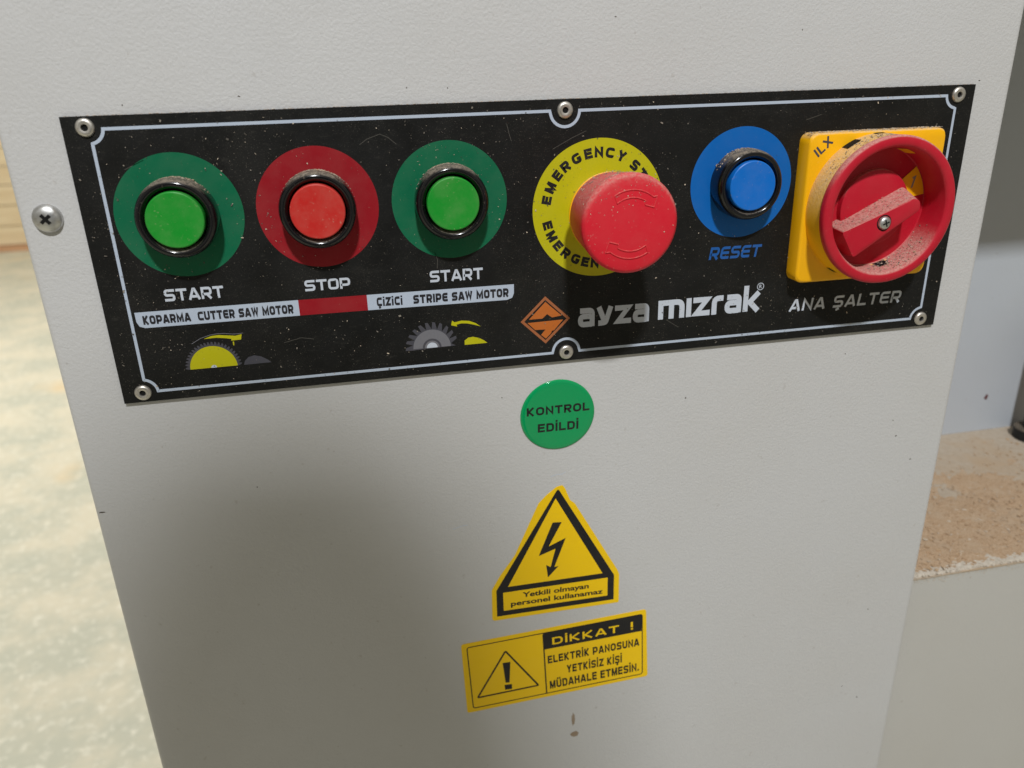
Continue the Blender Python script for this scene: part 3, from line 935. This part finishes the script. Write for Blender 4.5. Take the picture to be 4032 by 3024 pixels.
tr = empty("voltage_warning_sticker", (-5, CABY, -191), "yellow triangular high voltage sticker with black lightning arrow", "sticker")
g = MB()
tri = [(-5.1, -118.8), (-2.3, -118.3), (-1.0, -120.0), (1.5, -126.9), (4.0, -129.3), (26.7, -171.6), (27.45, -174.1), (27.56, -191.2), (-38.2, -190.7), (-39.0, -189.6), (-38.6, -172.2), (-34.3, -164.7), (-26.5, -154.0), (-14.1, -126.6), (-10.2, -122.7)]
g.prism(fillet(tri, .6, True, 3), SY, CABY - .01, M["sticker_yellow"]); g.build("backing", tr)
g = MB(); y_ = SY - .04
# black frame as bands round the triangle and the text box
outer = [(-4.4, -120.0), (24.7, -173.9), (24.75, -188.9), (-36.5, -188.4), (-36.35, -173.0)]
inner_t = [(-5.7, -125.0), (18.5, -171.8), (-30.4, -171.5)]
box_ = [(-33.0, -174.6), (21.3, -174.9), (21.3, -185.9), (-33.0, -185.5)]
o_ = fillet([(-4.45, -119.7, 1.6), (24.7, -173.9, .4), (24.75, -188.9, .2), (-36.5, -188.4, .2), (-36.35, -173.0, .4)], .3, True, 3)
g.flat(o_, y_, M["ink_black"])
g.build("black_frame", tr)
g = MB(); g.flat(inner_t, y_ - .04, M["sticker_yellow"]); g.flat(box_, y_ - .04, M["sticker_yellow"]); g.build("yellow_field", tr)
g = MB(); g.flat([(-7.3, -138.1), (-2.75, -138.5), (-9.4, -151.4), (-0.75, -147.8), (-6.65, -163.8), (-4.5, -163.6), (-10.0, -169.4), (-10.85, -161.9), (-8.6, -163.5), (-5.95, -153.2), (-14.5, -156.1)], y_ - .08, M["ink_black"]); g.build("lightning_arrow", tr)
g = MB(); add_font(g, "Yetkili olmayan", (-23.2, -179.1), (11.3, -179.65), 3.0, y_ - .08, M["ink_black"], 0.028)
add_font(g, "personel kullanamaz", (-29.3, -183.4), (18.8, -184.2), 3.0, y_ - .08, M["ink_black"], 0.028); g.build("lettering", tr)

dk = empty("caution_sticker", (-5, CABY, -247), "yellow rectangular sticker headed DİKKAT with exclamation triangle", "sticker")
g = MB(); g.prism(fillet([(-55.6, -202.2), (42.9, -198.5), (45.3, -243.3), (-54.5, -247.0)], 1.6, True, 5), SY, CABY - .01, M["sticker_yellow"]); g.build("backing", dk)
g = MB()
g.ribbon(fillet([(-52.7, -204.7), (40.8, -201.3), (42.2, -241.1), (-51.2, -244.4)], 1.4, True, 4), .55, y_, M["ink_black"], True)
g.build("frame_line", dk)
g = MB(); g.ribbon([(-13.0, -204.0), (-11.55, -242.7)], .7, y_ - .03, M["ink_black"]); g.build("divider_line", dk)
g = MB(); g.flat([(-13.05, -203.4), (40.6, -201.5), (40.8, -212.1), (-12.7, -213.8)], y_ - .05, M["ink_black"]); g.build("header_band", dk)
g = MB(); g.ribbon(fillet([(-33.0, -210.7), (-15.9, -236.6), (-48.6, -237.9)], .8, True, 3), .95, y_, M["ink_black"], True)
g.flat([(-34.7, -218.0), (-30.6, -218.1), (-31.4, -231.3), (-33.5, -231.2)], y_, M["ink_black"])
g.flat([(-34.1, -232.5), (-30.2, -232.7), (-30.2, -235.9), (-33.9, -235.8)], y_, M["ink_black"]); g.build("exclamation_triangle", dk)
g = MB()
SD = sans(0.19, 0.95); SC = sans(0.215, 0.76)
add_strokes(g, "DİKKAT", (-8.1, -211.5), (28.2, -210.4), 4.6, y_ - .09, M["sticker_yellow"], SD, 0.19, 0.22)
add_strokes(g, "!", (34.7, -210.2), (35.9, -210.15), 5.0, y_ - .09, M["sticker_yellow"], {"!": (.24, [([(.12, .32), (.12, 1)], False), ([(.12, 0), (.12, .2)], False)])}, 0.24)
add_strokes(g, "ELEKTRİK PANOSUNA", (-10.6, -223.3), (39.7, -221.5), 4.9, y_ - .06, M["ink_black"], SC, 0.215)
add_strokes(g, "YETKİSİZ KİŞİ", (-0.3, -231.5), (30.2, -230.8), 5.0, y_ - .06, M["ink_black"], SC, 0.215)
add_strokes(g, "MÜDAHALE ETMESİN.", (-9.6, -240.3), (40.1, -238.4), 5.2, y_ - .06, M["ink_black"], SC, 0.215)
g.build("lettering", dk)

# ------------------------------------------------------------------ machine base with its ledge, right of the cabinet
mbx = empty("saw_machine", (700, 90, FLOOR), "grey machine base with dusty ledge and blue grey back panel right of the cabinet", "machine")
g = MB(); g.prism([(208, FLOOR), (1400, FLOOR), (1400, -213.5), (208, -213.5)], 7.5, 600, M["paint_base"]); g.build("base_front", mbx)
g = MB(); g.box(208, 1400, 7.0, 168, -213.4, -212.4, M["shelf"]); g.build("ledge_top", mbx)
g = MB()
prof = [(168, -212.3), (168, 126), (176, 126)]
n_ = len(prof); k_ = g.mat(M["paint_blue"])
g.v += [(208, y, z_) for y, z_ in prof] + [(1400, y, z_) for y, z_ in prof]
for i in range(n_ - 1): g.f.append((i, i + n_, i + n_ + 1, i + 1)); g.mi.append(k_)
g.build("back_panel", mbx, smooth=40)
g = MB(); g.box(212, 1400, -4, 600, 127, 160, M["zinc"]); g.build("table_top", mbx, bevel=2.0, label="saw table overhanging the back panel")
g = MB(); blob(g, 390.7, -183.3, 1.6, 2.2, 167.9, plastic("brown_spot", (0.12, 0.03, 0.03), .6, 0, 0), 12, .2, -.5); g.build("brown_spot", mbx)

lg_ = empty("black_post", (413, 150, -212.4), "black post standing on the dusty ledge against the blue grey panel", "post")
g = MB()
def vpost(mb, cx, cy, z0, z1, r, m, n=32):
    mb.loft([[(cx + r * math.cos(2 * math.pi * i / n), cy + r * math.sin(2 * math.pi * i / n), zz) for i in range(n)] for zz in (z0, z1)], m)
vpost(g, 419, 146, -212.4, -204, 13.5, M["rubber"]); g.build("foot_pad", lg_, smooth=40)
g = MB(); vpost(g, 421, 146, -204, -120, 9, M["rubber"]); g.build("post", lg_, smooth=40)

# sawdust lying on the ledge
from mathutils import noise as mn
g = MB(); NX, NY = 230, 90
X0, X1, YA, YB = 209, 640, 7.6, 160
kb = g.mat(M["sawdust"]); kp = g.mat(M["dust_pale"])
for j in range(NY + 1):
    for i in range(NX + 1):
        x = X0 + (X1 - X0) * i / NX; y = YA + (YB - YA) * (j / NY) ** 1.25
        e_ = mn.fractal(Vector((x * .02, y * .02, 3)), 0.8, 2.0, 4)
        f_ = mn.noise(Vector((x * .35, y * .35, 9))) * .5 + mn.noise(Vector((x * .9, y * .9, 1))) * .35
        cover = 1.0 - (y - YA) / 95.0
        h = -212.4 + 1.9 * max(-.35, min(.8, cover)) + .75 * e_ + .7 * f_
        if j == 0: h = min(h, -212.2 + .8 * f_) - .6
        g.v.append((x, y + (1.2 * f_ if j < 3 else 0), h))
for j in range(NY):
    for i in range(NX):
        a = j * (NX + 1) + i
        y = g.v[a][1]
        g.f.append((a, a + 1, a + NX + 2, a + NX + 1))
        g.mi.append(kp if y < 11.5 + 5 * mn.noise(Vector((g.v[a][0] * .15, 0, 5))) + random.uniform(-1.5, 1.5) else kb)


def flake(mb, x, y, z_, n, size, m, asp=None):
    """tiny wood chip lying on a surface with normal n"""
    n = Vector(n).normalized()
    t = n.cross(Vector((random.uniform(-1, 1), random.uniform(-1, 1), random.uniform(-1, 1)))).normalized(); b = n.cross(t)
    a = asp or random.uniform(.25, .9)
    th = max(.05, size * .14)
    p = Vector((x, y, z_))
    tl = random.uniform(-.14, .14)
    c = [p + t * (size * .5 * sx * random.uniform(.7, 1.1)) + b * (size * .5 * a * sy * random.uniform(.7, 1.1)) + n * (tl * size * sx * .4 + abs(tl) * size * .2) for sx, sy in ((-1, -1), (1, -1), (1, 1), (-1, 1))]
    lo = [tuple(q + n * .02) for q in c]; hi = [tuple(q + n * (th + .02)) for q in c]
    mb.loft([lo, hi], m)


for i in range(5200):
    x = random.uniform(210, 520); y = 9 + abs(random.gauss(0, 62))
    if y > 158: continue
    cover = 1.0 - (y - YA) / 95.0
    h = -212.4 + 1.9 * max(0, min(.8, cover)) + .15
    flake(g, x, y, h, (random.uniform(-.15, .15), random.uniform(-.15, .15), 1), random.choice((.5, .6, .8, 1.0, 1.4, 2.4)) * random.uniform(.8, 1.2),
          M[random.choice(("flake_b", "flake_b", "sawdust", "sawdust", "sawdust", "flake_a"))], random.choice((.15, .25, .4, .7)))
for i in range(900):                                                # powder caught on the front lip and just below it
    x = random.uniform(209, 520)
    flake(g, x, random.uniform(6.9, 10.5), -212.0 + random.uniform(-.2, .9), (0, -.5, 1), random.uniform(.4, 1.3), M["dust_pale"], random.uniform(.4, .9))
    if i % 2: flake(g, x, 7.4, -213.6 - abs(random.gauss(0, 1.6)), (0, -1, .1), random.uniform(.3, 1.0), M["dust_pale"], random.uniform(.4, .9))
g.build("sawdust", kind="stuff", label="brown sawdust and small wood chips covering the machine ledge", cat="sawdust", smooth=30, origin=(209, 7.6, -213))

# dust flecks clinging to plate, rims and cabinet edge
g = MB()
for i in range(7000):
    x = random.uniform(-183, 183); z_ = random.uniform(-53, 53)
    d = mn.noise(Vector((x * .02, 7, z_ * .04))) + .15
    if random.random() > .45 + d * .8 - (.18 if x > 0 else 0): continue
    if -25 < z_ < -17 and x < -22: continue
    s_ = min(1.15, random.lognormvariate(-1.35, .5))
    flake(g, x, Y2 - .06 if abs(x) < 184 else 0, z_, (random.uniform(-.1, .1), -1, random.uniform(-.1, .1)), s_, M[random.choice(("flake_a", "flake_c", "flake_c", "flake_d", "flake_d", "flake_d"))], random.choice((.2, .3, .5, .7)))
for x in range(-184, 184):
    for k in range(2):
        if random.random() < .75:
            flake(g, x + random.random(), random.uniform(.1, 1.3), 54.85, (0, 0, 1), random.uniform(.3, .9), M[random.choice(("flake_a", "flake_c", "sawdust"))])
# on top of the yellow switch base
for i in range(420):
    flake(g, random.uniform(104, 167), random.uniform(-7.2, -.5), 38.05, (0, -.15, 1), random.uniform(.3, 1.0), M[random.choice(("flake_a", "flake_c", "sawdust"))])
# on the upper rims of rings and round heads
def rim_dust(cx, cz, r, ya, yb, count, spread=55):
    for i in range(count):
        a = math.radians(random.gauss(88, spread * .5)); y = random.uniform(yb, ya)
        if math.sin(a) < .25: continue
        flake(g, cx + r * math.cos(a), y, cz + r * math.sin(a), (math.cos(a), 0, math.sin(a)), random.uniform(.25, .85), M[random.choice(("flake_c", "flake_c", "sawdust", "flake_a"))])
for cx, cz in ((-150.9, 18.3), (-100, 18.3), (-48.5, 18.2), (77.4, 18.35)):
    rim_dust(cx, cz, 14.55, -.3, -4.6, 260)
    rim_dust(cx, cz, 13.9, -6.0, -7.6, 110)
rim_dust(ex, ez, 17.2, -17, -29, 200, 70)
rim_dust(ex, ez, 18.45, -33, -38, 140, 75)
rim_dust(mx, mz, 30.8, -8.4, -17.5, 420, 60)
# on the emergency stop face, denser near its top
for i in range(230):
    a = random.uniform(0, 2 * math.pi); r = 17.2 * math.sqrt(random.random()); px, pz = r * math.cos(a), r * math.sin(a)
    if random.random() > .25 + max(0, pz / 17) * .9: continue
    flake(g, ex + px, head_y(r) - .03, ez + pz, (0, -1, .1), min(.6, random.lognormvariate(-1.5, .5)), M[random.choice(("flake_a", "flake_c"))])
# on the handle's upper slope
e0 = Vector((115.2, -8.6, -0.4)); e1 = Vector((148.2, -8.6, 15.2)); f0 = Vector((114.2, -21.4, -1.2)); f1 = Vector((145.4, -21.4, 11.0))
nh = (e1 - e0).cross(f0 - e0).normalized()
if nh.z < 0: nh = -nh
for i in range(170):
    u, v = random.random(), random.random()
    p = (e0 * (1 - u) + e1 * u) * (1 - v) + (f0 * (1 - u) + f1 * u) * v + nh * .12
    flake(g, p.x, p.y, p.z, nh, random.uniform(.2, .8), M[random.choice(("flake_a", "flake_c", "flake_c", "sawdust"))], random.uniform(.2, .6))
# lower inside of the dial
for i in range(200):
    a = math.radians(random.gauss(292, 20)); t_ = random.random(); r = 26.2 * (1 - t_) + 25.8 * t_ - .1
    flake(g, mx + r * math.cos(a), -20.5 * (1 - t_) - 9 * t_, mz + r * math.sin(a), (-math.cos(a), 0, -math.sin(a)), random.uniform(.25, .9), M[random.choice(("flake_a", "flake_c", "sawdust"))])
g.build("wood_dust_flecks", kind="stuff", label="fine pale wood dust flecks clinging to the black plate and its controls", cat="dust", origin=(0, 0, 0))

# ------------------------------------------------------------------ the photographer, standing behind the camera; casts the soft shadow on the cabinet
def skin_body(name, joints, edges, mat, parent=None, sub=2, root=0, **kw):
    me = bpy.data.meshes.new(name)
    me.from_pydata([tuple(Vector(j[:3]) * MM) for j in joints], edges, [])
    me.materials.append(mat)
    o = bpy.data.objects.new(name, me)
    put(o, parent, **kw)
    sm = o.modifiers.new("skin", "SKIN"); sm.use_smooth_shade = True
    sv = me.skin_vertices[0].data
    for i, j in enumerate(joints):
        r = j[3:] if len(j) > 4 else (j[3], j[3])
        sv[i].radius = (r[0] * MM, r[1] * MM); sv[i].use_root = (i == root)
    ss = o.modifiers.new("subdivision", "SUBSURF"); ss.levels = sub; ss.render_levels = sub
    return o


PX, PY, HT = -145.0, -640.0, 0.0
J = [(PX, PY - 90, -130, 150, 105), (PX, PY - 90, 60, 135, 95), (PX, PY - 85, 230, 160, 100), (PX, PY - 70, 350, 105, 85), (PX, PY - 45, 430, 52, 52), (PX, PY - 25, 520, 60, 68), (PX, PY, 600, 68, 82), (PX, PY - 6, 648, 50, 60),
     (PX - 165, PY - 85, 320, 55, 55), (PX - 235, PY - 40, 60, 44, 44), (PX - 95, PY + 235, 20, 32, 32), (PX - 72, PY + 285, 35, 26, 36),
     (PX + 165, PY - 85, 320, 55, 55), (PX + 260, PY - 40, 60, 44, 44), (PX + 215, PY + 235, 10, 32, 32), (PX + 200, PY + 285, 25, 26, 36),
     (PX - 90, PY - 90, -260, 95, 95), (PX - 100, PY - 75, -570, 64, 64), (PX - 105, PY - 100, -950, 44, 44), (PX - 105, PY + 20, -975, 38, 24),
     (PX + 90, PY - 90, -260, 95, 95), (PX + 100, PY - 75, -570, 64, 64), (PX + 105, PY - 100, -950, 44, 44), (PX + 105, PY + 20, -975, 38, 24)]
EDG = [(0, 1), (1, 2), (2, 3), (3, 4), (4, 5), (5, 6), (6, 7), (3, 8), (8, 9), (9, 10), (10, 11), (3, 12), (12, 13), (13, 14), (14, 15), (0, 16), (16, 17), (17, 18), (18, 19), (0, 20), (20, 21), (21, 22), (22, 23)]
for hand, (hx_, sgn) in ((11, (PX - 72, 1)), (15, (PX + 200, -1))):
    hy, hz_ = J[hand][1], J[hand][2]
    for k in range(4):
        b0 = len(J)
        J.append((hx_ + sgn * 14, hy + 12, hz_ + 28 - k * 19, 9.5, 9.5)); J.append((hx_ + sgn * 34, hy + 24, hz_ + 29 - k * 19, 8.5, 8.5)); J.append((hx_ + sgn * (52 - 4 * abs(k - 1)), hy + 20, hz_ + 29 - k * 19, 7.5, 7.5))
        EDG += [(hand, b0), (b0, b0 + 1), (b0 + 1, b0 + 2)]
    b0 = len(J)
    J.append((hx_ + sgn * 12, hy - 20, hz_ + 20, 11, 11)); J.append((hx_ + sgn * 42, hy - 18, hz_ + 26, 9, 9))
    EDG += [(hand, b0), (b0, b0 + 1)]
per = empty("person", (PX, PY - 90, FLOOR), "person in dark clothes standing behind the camera holding up a phone", "person")
skin_body("body", J, EDG, M["cloth"], per)
g = MB()
rings = []
for k in range(9):
    t_ = k / 8; zz = 552 + 158 * t_; rr = math.sqrt(max(.02, 1 - (t_ * .98) ** 3))
    rings.append([(PX + 82 * rr * math.cos(2 * math.pi * i / 24), PY - 16 + 92 * rr * math.sin(2 * math.pi * i / 24), zz + 0 * i) for i in range(24)])
g.loft(rings, M["hair"]); g.build("hair", per, smooth=60)
ph = empty("smartphone", (-30, -342, 20), "black smartphone held up behind the camera viewpoint", "phone")
g = MB(); g.prism(fillet([(-104, -4), (44, -4), (44, 74), (-104, 74)], 9, True, 6), -352, -344, M["ink_black"]); g.build("phone_body", ph, bevel=1.0)
